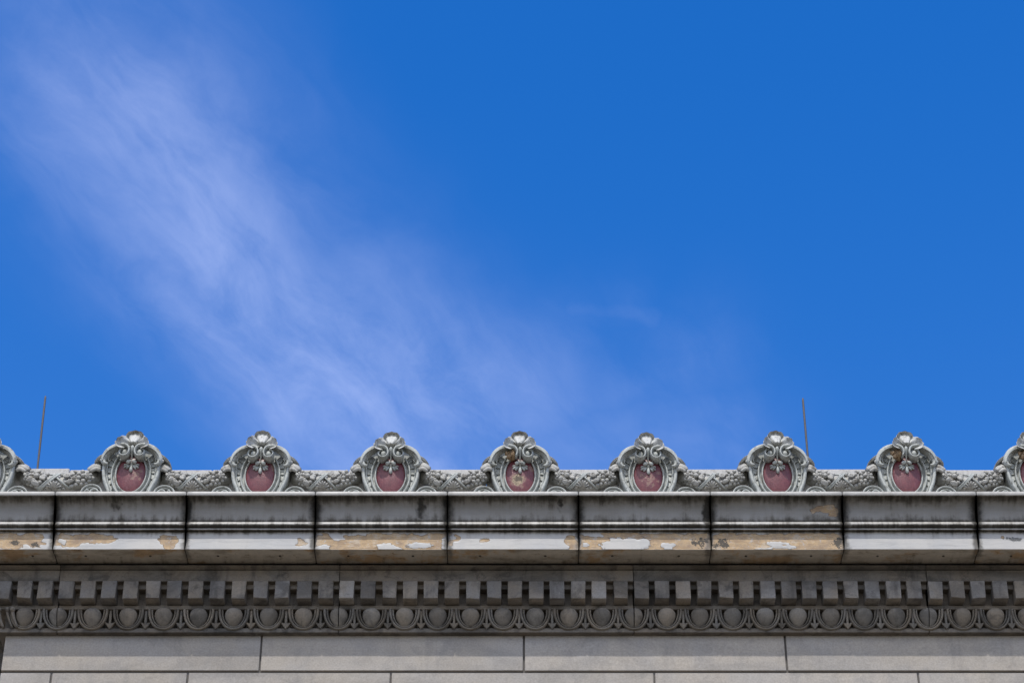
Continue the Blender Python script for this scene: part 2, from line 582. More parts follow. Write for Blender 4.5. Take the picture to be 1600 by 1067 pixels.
def mat_shield():
    m, t, b = new_mat('maroon_glaze')
    v, r = coords(t)
    chip = t.attr('chip')
    n1 = t.noise(v, 22, 5, 0.65)
    n2 = t.noise(v, 70, 4, 0.6)
    st = t.noise(stretched(t, v, (60, 10, 14)), 1.0, 4, 0.6, 0.8)
    c = t.mix(t.step(n1, 0.3, 0.7), (0.112, 0.027, 0.032), (0.168, 0.044, 0.049))
    c = t.mix(t.step(st, 0.5, 0.7, 0, 0.6), c, (0.175, 0.066, 0.075))
    c = t.mix(t.step(n2, 0.6, 0.75, 0, 0.55), c, (0.055, 0.016, 0.022))
    k = t.m('ADD', chip, t.m('MULTIPLY', t.m('SUBTRACT', n1, 0.5), 0.9))
    k = t.m('ADD', k, t.m('MULTIPLY', t.m('SUBTRACT', n2, 0.5), 0.5))
    km = t.m('MULTIPLY', t.step(k, 0.0, 0.16), t.step(chip, 0.28, 0.40, 0.30, 1.0))
    clay = t.mix(t.step(n2, 0.35, 0.65), (0.42, 0.33, 0.22), (0.30, 0.23, 0.16))
    clay = t.mix(t.step(t.m('ADD', chip, t.m('MULTIPLY', t.m('SUBTRACT', n1, 0.5), 1.8)), 0.35, 0.85, 0, 0.85), clay, (0.075, 0.06, 0.045))
    c = t.mix(km, c, clay)
    t.l.new(c, b.inputs['Base Color'])
    t.put(b.inputs['Roughness'], t.m('ADD', 0.38, t.m('MULTIPLY', km, 0.45)))
    bump(t, b, t.m('SUBTRACT', t.m('ADD', t.m('MULTIPLY', st, 0.6), n2), km), 0.5, 0.004)
    return m


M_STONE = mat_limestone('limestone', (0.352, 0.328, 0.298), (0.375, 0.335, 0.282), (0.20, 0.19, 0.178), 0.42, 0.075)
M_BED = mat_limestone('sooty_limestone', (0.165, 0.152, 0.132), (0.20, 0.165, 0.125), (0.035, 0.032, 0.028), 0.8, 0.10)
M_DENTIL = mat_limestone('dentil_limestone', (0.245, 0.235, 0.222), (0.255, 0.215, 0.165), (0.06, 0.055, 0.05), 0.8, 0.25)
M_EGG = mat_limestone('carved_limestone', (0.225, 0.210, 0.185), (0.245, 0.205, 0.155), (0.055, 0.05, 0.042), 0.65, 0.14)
M_GLAZE = mat_carved('white_glazed_clay', (0.425, 0.44, 0.41), (0.13, 0.125, 0.095), 0.75)
M_GARL = mat_carved('soiled_glazed_clay', (0.40, 0.39, 0.355), (0.085, 0.066, 0.042), 0.85, 0.6)
M_CREST = mat_carved('lichened_glazed_clay', (0.50, 0.50, 0.47), (0.12, 0.095, 0.06), 0.75, 0.7)
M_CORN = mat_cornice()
M_SHIELD = mat_shield()
M_CLAY = mat_plain('broken_clay', (0.36, 0.25, 0.15), 0.95, 60, 0.5, 0.012)
M_MORTAR = mat_plain('dark_mortar', (0.055, 0.05, 0.045), 0.95, 30, 0.3)
M_JOINT = mat_plain('stone_mortar', (0.13, 0.12, 0.11), 0.95, 30, 0.3)
M_COPING = mat_carved('coping_glaze', (0.47, 0.46, 0.435), (0.24, 0.215, 0.175), 0.6)
M_ROD = mat_plain('dull_metal', (0.088, 0.082, 0.080), 0.6, 40, 0.3, 0.001, 0.3)
M_ROOF = mat_plain('roof_felt', (0.16, 0.16, 0.16), 0.9, 4, 0.3)
M_GROUND = mat_plain('paving', (0.100, 0.082, 0.056), 0.9, 0.4, 0.2, 0.004)

# ------------------------------------------------------------------ ground
g = MB()
g.grid([[(x, y, 0) for x in (-1500, -100, 0, 100, 1500)] for y in (-1500, -100, 0, 100, 1500)], smooth=False)
gr = g.build('ground', M_GROUND)
gr['kind'] = 'structure'

# ------------------------------------------------------------------ building
XC = xof(5.5, 1018, 0.0)         # left corner of the frieze
XR = 7.6                         # the front runs on beyond the picture
bld = thing('stone_building', 'weathered pale stone building with deep white cornice, dentils and egg and dart moulding', 'building')


def moulding(prof, runs, band=None):
    """sweep a profile [(y, z)] along the front; runs: list of ('x', value) rings, ('corner',) and ('ret', y)"""
    b = MB()
    rows = []
    for r in runs:
        if r[0] == 'x':
            inset = r[2] if len(r) > 2 else 0.0
            row = []
            for (y, z), (ny, nz) in zip(prof, normals(prof)):
                row.append((r[1], y - ny * inset, z - nz * inset))
        elif r[0] == 'corner':
            row = [(XC + y, y, z) for y, z in prof]
        else:
            row = [(XC + y, r[1], z) for y, z in prof]
        rows.append(row)
    b.grid(rows)
    n = len(prof)
    for row in (rows[0], rows[-1]):
        o = len(b.v)
        b.v += row
        b.f.append(tuple(range(o, o + n)))
        b.s.append(False)
    return b


def normals(prof):
    out = []
    for i in range(len(prof)):
        a, c = prof[max(i - 1, 0)], prof[min(i + 1, len(prof) - 1)]
        ty, tz = c[0] - a[0], c[1] - a[1]
        l = math.hypot(ty, tz) or 1
        out.append((tz / l, -ty / l))      # outward (towards -y on a wall running down)
    return out


# --- corona profile: (y, z, picture row)
ZT = zof(767, -0.704)
cp = [(-0.05, ZT + 0.012, 766.0), (-0.685, ZT + 0.001, 766.5), (-0.700, ZT - 0.002, 767.0), (-0.704, ZT - 0.008, 768.0)]
zb = zof(773.3, -0.704)
cp += [(-0.704, zb + 0.004, 773.0), (-0.701, zb, 773.4), (-0.685, zb, 774.0)]
z1 = zof(813.2, -0.56)
for i in range(1, 15):
    a = math.pi / 2 * i / 14
    cp.append((-0.685 + 0.125 * math.sin(a) ** 0.9, zb - (zb - z1) * (1 - math.cos(a)) ** 0.85, None))
cp = [(y, z, (r if r is not None else None)) for y, z, r in cp]


def rowof(y, z):
    return 533.5 + F * math.tan(_p - math.atan2(z - CAMZ, L + y))


cp = [(y, z, r if r is not None else rowof(y, z)) for y, z, r in cp]
cp += [(-0.56, zof(814.3, -0.56), 814.3), (-0.575, zof(815.2, -0.575), 815.0), (-0.583, zof(816.4, -0.583), 816.0)]
for py, y in ((818, -0.585), (819.6, -0.583), (821.2, -0.577), (822.8, -0.566), (824.4, -0.553), (825.0, -0.547)):
    cp.append((y, zof(py, y), py))
cp += [(-0.553, zof(825.5, -0.553), 825.6), (-0.554, zof(826.8, -0.554), 826.9)]
zf = zof(827.0, -0.553)
cp += [(-0.550, zf, 827.3), (-0.518, zf, 829.6)]
cp.append((-0.515, zf - 0.004, 830.2))
for i in range(1, 13):
    py = 830.4 + (857.5 - 830.4) * i / 12
    cp.append((-0.515, zof(py, -0.515), py))
zs = zof(858.0, -0.515)
cp += [(-0.511, zs, 858.6)]
for py in (861, 863.5, 866.0):
    cp.append((yof(py, zs), zs, py))
y8 = yof(866.0, zs)
cp += [(y8 + 0.002, zs + 0.014, 866.3)]
for py in (868.5, 872, 876, 880.3):
    cp.append((yof(py, zs + 0.014), zs + 0.014, py))
yk = cp[-1][0]
cp += [(yk + 0.002, zs + 0.07, 881.0), (-0.05, zs + 0.07, 882.0)]
PROF_C = [(a, b) for a, b, c in cp]
BAND_C = [c for a, b, c in cp]

JOINTS = [80 + 5.5 - 206 * 2, 85.5 - 206, 85.5, 291, 492.5, 699, 904, 1110, 1316.5, 1526, 1732]
JX = [xof(p_, 770, -0.72) for p_ in JOINTS]
# flaked places, in picture columns/rows of the photograph turned into metres below: (x0, x1, y0, y1), then islands left white
PEEL = {1: ([(-40, 70, 833, 857)], [(40, 52, 850, 857)]),
        2: ([(84, 178, 835, 850), (100, 130, 840, 853), (254, 279, 837, 857)], [(96, 106, 841, 850)]),
        3: ([(469, 481, 843, 852)], []),
        4: ([(493, 600, 836, 862), (506, 520, 832, 850), (590, 695, 833, 862)], [(590, 622, 850, 864), (636, 674, 848, 856), (494, 515, 851, 862), (522, 536, 832, 843)]),
        5: ([(701, 713, 833, 851), (752, 760, 842, 845), (884, 904, 836, 862)], []),
        6: ([(904, 950, 838, 862), (940, 1000, 831, 842), (1000, 1112, 833, 862)], [(945, 1012, 841, 858), (1036, 1056, 848, 858), (908, 922, 848, 853)]),
        7: ([(1110, 1322, 833, 862), (1272, 1306, 789, 801), (1296, 1308, 795, 806)], [(1190, 1232, 846, 851), (1205, 1246, 852, 857), (1175, 1200, 856, 862)]),
        9: ([(1560, 1566, 838, 841)], [])}
LICH = {1: [(15, 40, 842, 852), (45, 66, 845, 856)], 6: [(1076, 1112, 838, 860)], 7: [(1110, 1142, 838, 858), (1292, 1320, 836, 858)], 9: [(1565, 1600, 838, 846)]}
DROP = {4: [(650, 668, 772, 812)], 6: [(1098, 1112, 772, 828)], 5: [(868, 880, 772, 800)], 2: [(170, 190, 775, 800)]}


def inside(lst, px, py):
    best = -9.0
    for x0, x1, y0, y1 in lst:
        best = max(best, min(px - x0, x1 - px, (py - y0) * 1.1, (y1 - py) * 1.1))
    return best


def spot(lst, px, py, i):
    best = -1.0
    for x0, x1, y0, y1 in lst:
        a = (px - (x0 + x1) / 2) / ((x1 - x0) * 0.62)
        b_ = (py - (y0 + y1) / 2) / ((y1 - y0) * 0.62)
        best = max(best, 1.0 - a * a - b_ * b_)
    return best + 0.6 * mnoise.noise(Vector((px * 0.11, py * 0.2, i * 9.1))) + 0.4 * mnoise.noise(Vector((px * 0.3, py * 0.4, i * 4.1))) - 0.1 if best > -0.7 else -1.0


def cornice_block(i):
    x0, x1 = JX[i] + 0.004, JX[i + 1] - 0.004
    n = 150
    first = XC - 0.72 > x0 - 0.3 and i <= 1
    ins = [(0.0, 0.006), (0.003, 0.003), (0.009, 0.001), (0.022, 0.0)]
    if x0 < XC - 0.72:
        runs = [('ret', 1.25), ('ret', 0.4), ('corner',)]
        xs = [XC - 0.46 + (x1 - 0.022 - XC + 0.46) * k / 60 for k in range(61)]
        runs += [('x', x) for x in xs[:-1]]
    else:
        runs = [('x', x0 + d, q_) for d, q_ in ins]
        runs += [('x', x0 + 0.022 + (x1 - x0 - 0.044) * k / n) for k in range(1, n)]
    runs += [('x', x1 - d, q_) for d, q_ in reversed(ins)]
    b = moulding(PROF_C, runs)
    m_ = len(PROF_C)
    scale = (1110 - 904) / (JX[7] - JX[6])
    band, endd, peel, lich = [], [], [], []
    nv = list(b.v)
    for k, (x, y, z) in enumerate(nv):
        py = BAND_C[k % m_]
        px = JOINTS[i] + (x - JX[i]) * scale
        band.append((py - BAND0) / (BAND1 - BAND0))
        endd.append(max(0.0, min(x - x0 if x0 > XC - 0.72 else 9, x1 - x)))
        pw = px + 11 * mnoise.noise(Vector((px * 0.03, py * 0.12, i * 2.7))) + 6 * mnoise.noise(Vector((px * 0.08, py * 0.25, i * 5.7)))
        wob = 5.0 * mnoise.noise(Vector((px * 0.055, py * 0.10, i * 7.3))) + 2.6 * mnoise.noise(Vector((px * 0.17, py * 0.3, i * 3.1)))
        val = -1.0
        if i in PEEL and py < 858.3 and (py > 831 or 786 < py < 808):
            a = inside(PEEL[i][0], pw, py) + wob
            if PEEL[i][1]:
                a = min(a, -7.0 * spot(PEEL[i][1], pw, py, i + 40))
            val = max(-1.0, min(1.0, a / 4.0))
        peel.append(val)
        lv = spot(LICH[i], px, py, i) if i in LICH else -9
        lich.append(max(0.0, min(1.0, lv)) if py < 858.5 else 0.0)
        if i in DROP and 774 < py < 829:
            dv = spot(DROP[i], px, py, i)
            if dv > 0:
                endd[-1] = min(endd[-1], 0.075 - 0.075 * min(1.0, dv))
        if val > 0.05 and py < 857.9:
            b.v[k] = (x, y + 0.004 * min(1.0, val * 2), z)
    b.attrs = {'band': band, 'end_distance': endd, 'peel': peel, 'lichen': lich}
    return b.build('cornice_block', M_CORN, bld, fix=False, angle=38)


for i in range(1, len(JX) - 1):
    cb = cornice_block(i)
    if i in (4, 7):
        cb['label'] = 'cornice block with the glaze flaked off along its fascia'
    # weep holes in the soffit
    for px in [p_ for p_ in (50, 133, 234, 340, 437, 544, 645, 750, 852, 957, 1061, 1166, 1268, 1372, 1475, 1581) if JOINTS[i] < p_ < JOINTS[i + 1]]:
        h = MB()
        hx, hy = xof(px, 867.5, -0.41), yof(868.2, zs + 0.014)
        rings = []
        for r_, z_ in ((0.0, 0.0), (0.0085, -0.0), (0.0105, -0.004), (0.012, 0.004)):
            rings.append([(hx + r_ * math.cos(a), hy + r_ * math.sin(a), zs + 0.014 + z_) for a in [2 * math.pi * k / 10 for k in range(10)]])
        h.grid(rings, closed_u=True)
        h.build('weep_hole', M_MORTAR, cb, fix=False)

# backing behind the joints of the cornice
core_simple = [(-0.02, ZT - 0.014), (-0.69, ZT - 0.016), (-0.69, zb + 0.012), (-0.53, zb + 0.010), (-0.53, zof(815, -0.53)), (-0.505, zof(822, -0.505)),
               (-0.505, zs + 0.014), (yk + 0.05, zs + 0.034), (-0.02, zs + 0.034)]
moulding(core_simple, [('ret', 1.25), ('corner',), ('x', XR)]).build('cornice_core', M_MORTAR, bld, fix=False, angle=20)

# --- bed moulding profile
bp = [(-0.02, zs + 0.065), (-0.225, zs + 0.060), (-0.262, zof(882.6, -0.262))]
bp[1] = (-0.235, zof(881.6, -0.262))
for py, y in ((883.4, -0.264), (884.6, -0.260), (886.0, -0.252), (887.4, -0.243), (888.6, -0.237), (889.4, -0.232)):
    bp.append((y, zof(py, y)))
zg = zof(889.6, -0.232)
bp += [(-0.218, zg), (-0.218, zg - 0.008), (-0.235, zg - 0.010)]
zfa = zof(907.5, -0.235)
bp += [(-0.2352, zfa + 0.004), (-0.232, zfa), (-0.181, zfa)]
zbar = zof(920, -0.181)
bp += [(-0.181, zbar + 0.003), (-0.178, zbar), (-0.103, zbar)]
zbk = zof(945.3, -0.125)
bp += [(-0.103, zbk + 0.002), (-0.122, zbk), (-0.125, zbk - 0.003)]
zfl = zof(951.3, -0.125)
bp += [(-0.125, zfl + 0.003), (-0.122, zfl), (-0.045, zfl)]
zov = zof(981.6, -0.05)
for i in range(1, 9):
    a = math.pi / 2 * i / 8
    bp.append((-0.045 + 0.033 * math.sin(a), zfl - (zfl - zov) * (1 - math.cos(a))))
bp += [(-0.060, zov - 0.002), (-0.063, zov - 0.006)]
zbf = zof(987.3, -0.063)
bp += [(-0.063, zbf + 0.004), (-0.060, zbf), (0.0, zbf), (0.05, zbf)]
PROF_B = bp
ZD0, ZD1 = zof(934.3, -0.242), zfa            # dentil bottom and top
ZEC = zof(966.5, -0.09)

EGG_PX = [38, 89, 144, 200, 255, 310, 365, 419.5, 474, 527.5, 580, 632, 684, 735, 786, 836.5, 889, 940.5, 991, 1042, 1093.5, 1145, 1196, 1247, 1298.5,
          1350, 1401, 1452.5, 1504, 1556, 1605, 1657, 1709]
DEN_PX = [-28, 5, 37.5, 70, 103, 137, 170, 204, 238, 271.5, 305, 339, 373, 407, 441, 475, 509, 542, 575, 608, 640.5, 673, 706, 739, 772, 805, 838, 870.6, 903.5,
          936, 969.6, 1002, 1034.6, 1068, 1101, 1134, 1166.6, 1199.5, 1232.5, 1265, 1297.5, 1330, 1363, 1396.5, 1429, 1462.5, 1495.6, 1529, 1563, 1597, 1630,
          1663, 1696]
BJ = [92, 530, 990, 1449, 1908]
BJX = [xof(p_, 935, -0.15) for p_ in BJ]


def egg_mesh(cut=0):
    b = MB()
    rows = []
    nu, nv = 20, 12
    for i in range(nv + 1):
        th = math.pi * i / nv
        z = math.cos(th)
        rr = math.sin(th) ** 0.80 * (1 + 0.34 * z - 0.11 * z * z)
        row = []
        for j in range(nu):
            a = 2 * math.pi * j / nu
            x = 0.078 * rr * math.cos(a)
            y = 0.062 * rr * math.sin(a) - 0.022 * z
            if cut < 0:
                x = min(x, -0.004)
            if cut > 0:
                x = max(x, 0.004)
            row.append((x, y, z * 0.087 + 0.006))
        rows.append(row)
    b.grid(rows, closed_u=True)
    return b.mesh('egg', M_EGG)


def cup_mesh():
    b = MB()
    for a0, b0, rw, rd, d in ((0.130, 0.168, 0.0135, 0.030, 0.0), (0.106, 0.148, 0.0100, 0.022, 0.004)):
        path = []
        for k in range(29):
            a = math.pi * (-0.03 + 1.06 * k / 28)
            c, s = math.cos(a), math.sin(a)
            z = 0.078 - b0 * s
            path.append(((a0 * math.copysign(abs(c) ** 0.9, c), d - 0.022 * (z / 0.09), z), rw * (1 - 0.25 * max(0, s)), rd))
        b.tube(path, 8)
    return b.mesh('egg_cup', M_EGG)


def dart_mesh():
    b = MB()
    b.tube([((0, -0.012, 0.092), 0.013, 0.016), ((0, -0.006, 0.03), 0.014, 0.016), ((0, 0.0, -0.03), 0.012, 0.014), ((0, 0.004, -0.05), 0.011, 0.014)], 8)
    prof = [(0, -0.094), (0.022, -0.066), (0.05, -0.026), (0.040, -0.034), (0.022, -0.044), (0.012, -0.038), (0, -0.034)]
    out = [(x, z) for x, z in prof] + [(-x, z) for x, z in reversed(prof[1:-1])]
    n = len(out)
    vs = [(x, -0.002 + 0.0, z) for x, z in out] + [(x, 0.04, z) for x, z in out] + [(0, -0.022, -0.055)]
    fs = [(k, (k + 1) % n, n + (k + 1) % n, n + k) for k in range(n)] + [(2 * n, (k + 1) % n, k) for k in range(n)]
    b.add(vs, fs, False)
    return b.mesh('dart', M_EGG)


ME_EGG, ME_EGG_L, ME_EGG_R, ME_CUP, ME_DART = egg_mesh(), egg_mesh(-1), egg_mesh(1), cup_mesh(), dart_mesh()


def dentil_mesh(k):
    b = MB()
    w = 0.0665
    b.box(-w, w, -0.242, -0.09, 0, ZD1 - ZD0 - 0.001, 0.0045, 0.0014)
    q = random.Random(k)
    for corner in (0, 4):                      # front lower corners, some knocked off
        if q.random() < 0.45:
            h = q.uniform(0.006, 0.018)
            for n in range(3):
                x_, y_, z_ = b.v[corner * 3 + n]
                b.v[corner * 3 + n] = (x_ - math.copysign(h * q.uniform(0.3, 0.9), x_), y_ + h * q.uniform(0.4, 1.0), z_ + h * q.uniform(0.3, 1.0))
    return b.mesh('dentil', M_DENTIL)


ME_DEN = [dentil_mesh(k) for k in range(11)]
blocks = []
for i in range(len(BJ)):
    x1 = BJX[i] - 0.0025 if i < len(BJ) else XR
    if i == 0:
        runs = [('ret', 1.25), ('corner',)] + [('x', x1 - 0.004), ('x', x1, 0.004)]
    else:
        x0 = BJX[i - 1] + 0.0025
        runs = [('x', x0, 0.004), ('x', x0 + 0.004), ('x', (x0 + x1) / 2), ('x', x1 - 0.004), ('x', x1, 0.004)]
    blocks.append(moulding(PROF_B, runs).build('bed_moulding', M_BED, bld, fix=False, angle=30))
core_b = [(0.0, zs + 0.05), (-0.21, zs + 0.045), (-0.21, zfa + 0.02), (-0.16, zfa + 0.015), (-0.16, zbar + 0.015), (-0.085, zbar + 0.01), (-0.085, zfl + 0.02), (0.012, zfl + 0.02), (0.012, zbf + 0.02), (0.03, zbf + 0.02)]
moulding(core_b, [('ret', 1.25), ('corner',), ('x', XR)]).build('bed_moulding_core', M_MORTAR, bld, fix=False, angle=20)


def blk(x):
    for i, jx in enumerate(BJX):
        if x < jx:
            return blocks[i]
    return blocks[-1]


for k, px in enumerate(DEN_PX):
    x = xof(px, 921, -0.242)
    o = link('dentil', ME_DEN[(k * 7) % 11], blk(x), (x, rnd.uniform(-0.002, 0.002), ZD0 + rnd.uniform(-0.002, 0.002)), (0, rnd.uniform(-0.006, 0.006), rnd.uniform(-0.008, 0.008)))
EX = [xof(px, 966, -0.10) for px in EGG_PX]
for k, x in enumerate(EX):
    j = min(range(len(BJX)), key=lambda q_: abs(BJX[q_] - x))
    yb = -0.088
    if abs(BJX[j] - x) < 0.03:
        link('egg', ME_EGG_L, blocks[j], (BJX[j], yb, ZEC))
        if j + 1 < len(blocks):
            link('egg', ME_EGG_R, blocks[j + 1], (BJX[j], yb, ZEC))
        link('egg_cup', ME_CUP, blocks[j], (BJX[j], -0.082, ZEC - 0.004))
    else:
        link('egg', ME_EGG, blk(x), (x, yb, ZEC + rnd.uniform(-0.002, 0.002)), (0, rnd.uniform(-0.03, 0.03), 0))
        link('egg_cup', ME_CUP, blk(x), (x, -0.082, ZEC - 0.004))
    if k + 1 < len(EX):
        link('dart', ME_DART, blk((x + EX[k + 1]) / 2), ((x + EX[k + 1]) / 2, -0.082, ZEC - 0.002))

# acanthus leaf on the corner of the egg moulding
for px_, w_ in ((20, 0.020), (12, 0.016), (-2, 0.022)):
    b = MB()
    xq = xof(px_, 966, -0.12)
    b.tube([((xq - 0.008 * math.cos(u * 2.6) + 0.035 * u * u, -0.145 + 0.075 * u, ZEC + 0.07 - 0.15 * u), w_ * (1 - 0.45 * u), 0.028) for u in [k / 9 for k in range(10)]], 8)
    b.ball((xq - 0.006, -0.150, ZEC + 0.062), (w_ * 1.25, 0.03, 0.026), nu=10, nv=7)
    b.build('corner_leaf', M_EGG, blocks[0])

# --- ashlar wall
ZF0, ZF1 = zof(1047.0, 0.0), zof(989.2, 0.0)


def stones(px_joints, z0, z1, row, last):
    xs = [XC] + [xof(p_, row, 0.0) for p_ in px_joints] + [last]
    for a, c in zip(xs[:-1], xs[1:]):
        b_ = MB()
        b_.box(a + (0.0 if a == XC else 0.009), c - 0.009, rnd.uniform(-0.0015, 0.0015), 0.30, z0, z1, 0.004, 0.0008)
        b_.build('stone', M_STONE, bld)


stones([407.5, 818.5, 1228, 1640], ZF0, ZF1 + 0.03, 1018, XR)
ZL1 = zof(1050.7, 0.0)
hc = (ZF1 - ZF0) * 0.98
stones([79.5, 293, 610.5, 1022.5, 1435, 1840], ZL1 - hc, ZL1, 1058, XR)
stones([180, 480, 818, 1228, 1640], ZL1 - 2 * hc - 0.022, ZL1 - hc - 0.022, 1090, XR)
# the wall that the facing stones are bedded on, down to the ground, and the roof
b = MB()
b.box(XC + 0.02, XR, 0.022, 0.5, ZL1 - 2 * hc - 0.05, ZF1 + 0.02)
b.build('backing_wall', M_JOINT, bld)
b = MB()
b.box(XC + 0.002, XR, 0.001, 0.5, 0.0, ZL1 - 2 * hc - 0.045)
b.build('lower_wall', M_STONE, bld)
b = MB()
b.box(XC + 0.13, XR, 0.16, 9.0, zs, ZT + 0.05)
b.build('roof', M_ROOF, bld)
# --- wing that stands back at the left corner
WY = 1.35


def shift(prof, dy):
    return [(y + dy, z) for y, z in prof]


w_runs = [('x', XC - 7.0), ('x', XC + 0.2)]
moulding(shift(core_simple, WY), w_runs).build('wing_cornice', M_BED, bld, fix=False, angle=20)
moulding(shift(PROF_B, WY), w_runs).build('wing_bed_moulding', M_BED, bld, fix=False, angle=30)
wb = bpy.data.objects['wing_bed_moulding']
for k in range(12):
    link('egg', ME_EGG, wb, (XC - 0.12 - 0.325 * k, WY - 0.088, ZEC))
    link('egg_cup', ME_CUP, wb, (XC - 0.12 - 0.325 * k, WY - 0.082, ZEC - 0.004))
for k in range(18):
    link('dentil', ME_DEN[k % 6], wb, (XC - 0.10 - 0.195 * k, WY, ZD0))
b = MB()
b.box(XC - 7.0, XC + 0.2, WY, WY + 0.5, 0, zbf - 0.01)
b.build('wing_wall', M_STONE, bld)
b = MB()
b.box(XC - 7.0, XC - 0.25, WY - 0.2, WY + 6, zs + 0.1, ZT + 0.04)
b.build('wing_roof', M_ROOF, bld)

# --- parapet behind the cresting
YP = -0.34
ZP = zof(733.4, YP)
PJ = [-110, 109, 332, 545, 760, 965, 1180, 1380, 1590, 1900]
for i in range(len(PJ) - 1):
    b = MB()
    a, c = (XC - 0.34 if i == 0 else xof(PJ[i], 733, YP)), xof(PJ[i + 1], 733, YP)
    dz = [0.014, 0.0, -0.002, 0.003, 0.004, 0.006, 0.005, -0.002, -0.003][i]
    b.box(a + 0.003, c - 0.003, YP + rnd.uniform(-0.002, 0.002), 0.15, ZT - 0.02, ZP + dz, 0.008, 0.001)
    b.build('parapet_block', M_COPING, bld)
b = MB()
b.box(XC - 0.34, XC + 0.12, 0.153, 1.25, ZT - 0.02, ZP + 0.012, 0.008, 0.001)
b.build('parapet_block', M_COPING, bld)

# ------------------------------------------------------------------ cartouches
YCART = -0.45
CY0 = (rowof(YCART, ZT) - 660) * 8.893      # row of the ledge in the measured drawing


def C(dx, cy, d=0.0):
    """a point of the cartouche drawing: dx, cy on the drawing; d metres proud of the body"""
    return Vector((dx / 1494.0, -d, (CY0 - cy) / 1254.0 - 0.64 * d))


def smooth_path(pts, n):
    """Catmull-Rom through (vec, rw, rd)"""
    out = []
    P = [(Vector(a), r1, r2) for a, r1, r2 in pts]
    m_ = len(P) - 1
    for k in range(n + 1):
        u = k / n * m_
        i = min(int(u), m_ - 1)
        t_ = u - i
        p0, p1, p2, p3 = P[max(i - 1, 0)], P[i], P[i + 1], P[min(i + 2, m_)]
        f = lambda a, b_, c, d: 0.5 * ((2 * b_) + (c - a) * t_ + (2 * a - 5 * b_ + 4 * c - d) * t_ * t_ + (3 * b_ - a - 3 * c + d) * t_ ** 3)
        out.append((f(p0[0], p1[0], p2[0], p3[0]), max(0.002, f(p0[1], p1[1], p2[1], p3[1])), max(0.002, f(p0[2], p1[2], p2[2], p3[2]))))
    return out


HALF = [(0, 372), (60, 358), (130, 352), (240, 372), (335, 438), (398, 520), (408, 580), (405, 700), (390, 800), (358, 890), (316, 965), (298, 1040), (292, CY0 - 4)]


def cart_body():
    b = MB()
    pr = [C(x, y) for x, y in HALF] + [C(-x, y) for x, y in reversed(HALF[1:])]
    cen = Vector((0, 0, 0.36))
    rings = []
    for s, d in ((0.80, -0.034), (0.93, -0.030), (0.985, 0.0), (1.0, -0.012), (1.0, -0.16)):
        rings.append([Vector((cen.x + (p_.x - cen.x) * s, -d, cen.z + (p_.z - cen.z) * (s if p_.z > 0.02 else 1))) for p_ in pr])
    rings.insert(0, [Vector((p_.x * 0.01, 0.03, cen.z + (p_.z - cen.z) * 0.01)) for p_ in pr])
    b.grid(rings, closed_u=True)
    rb = rings[-1]
    o = len(b.v)
    b.v += [tuple(p_) for p_ in rb]
    b.f.append(tuple(range(o, o + len(rb))))
    b.s.append(False)
    return b.mesh('body', M_GLAZE, angle=50)


def mirror(v, s):
    return Vector((v.x * s, v.y, v.z))


def cart_scroll(s, broken=False):
    """C-scroll from the shoulder over the top into the rolled volute"""
    b = MB()
    pts = [(C(330, 598, 0.085), 0.006, 0.008), (C(370, 602, 0.082), 0.015, 0.02), (C(402, 575, 0.07), 0.024, 0.035), (C(393, 520, 0.06), 0.030, 0.045), (C(345, 447, 0.06), 0.032, 0.05),
           (C(270, 392, 0.065), 0.029, 0.05), (C(184, 360, 0.075), 0.021, 0.05), (C(114, 362, 0.085), 0.0150, 0.05), (C(62, 386, 0.095), 0.0120, 0.05), (C(40, 440, 0.10), 0.0105, 0.05),
           (C(60, 494, 0.10), 0.0100, 0.05), (C(110, 516, 0.10), 0.0100, 0.05)]
    tail = [(C(160, 498, 0.103), 0.0092, 0.05), (C(178, 448, 0.104), 0.0084, 0.04), (C(156, 405, 0.106), 0.0074, 0.03), (C(118, 396, 0.106), 0.006, 0.02)]
    if broken:
        pts = pts[:-1]
    else:
        pts += tail
    b.tube([(mirror(p_, s), w, d) for p_, w, d in smooth_path(pts, 60)], 10, power=0.8)
    # inner fillet of the scroll
    inn = [(C(330, 575, 0.05), 0.006, 0.012), (C(345, 530, 0.05), 0.010, 0.02), (C(318, 478, 0.05), 0.011, 0.02), (C(262, 435, 0.055), 0.010, 0.02), (C(205, 408, 0.06), 0.007, 0.02)]
    b.tube([(mirror(p_, s), w, d) for p_, w, d in smooth_path(inn, 16)], 8)
    # channel line on the strap
    ch = [(C(410, 560, 0.105), 0.005, 0.008), (C(398, 505, 0.108), 0.006, 0.01), (C(355, 438, 0.113), 0.006, 0.01), (C(280, 384, 0.118), 0.006, 0.01), (C(195, 353, 0.125), 0.005, 0.01)]
    b.tube([(mirror(p_, s), w, d) for p_, w, d in smooth_path(ch, 18)], 6)
    if not broken:
        c0 = C(109, 450, 0.0)
        rows = []
        for r_, d_ in ((0.046, 0.0), (0.048, 0.05), (0.047, 0.090), (0.041, 0.093), (0.026, 0.085)):
            rows.append([(s * (c0.x + r_ * math.cos(a)), -d_, c0.z - 0.064 + r_ * 1.12 * math.sin(a)) for a in [2 * math.pi * k / 22 for k in range(22)]])
        b.grid(rows, closed_u=True)
        e = C(110, 448, 0.10)
        b.ball((s * e.x, e.y, e.z), (0.027, 0.026, 0.031), nu=14, nv=8)
    return b.mesh('scroll', M_GLAZE)


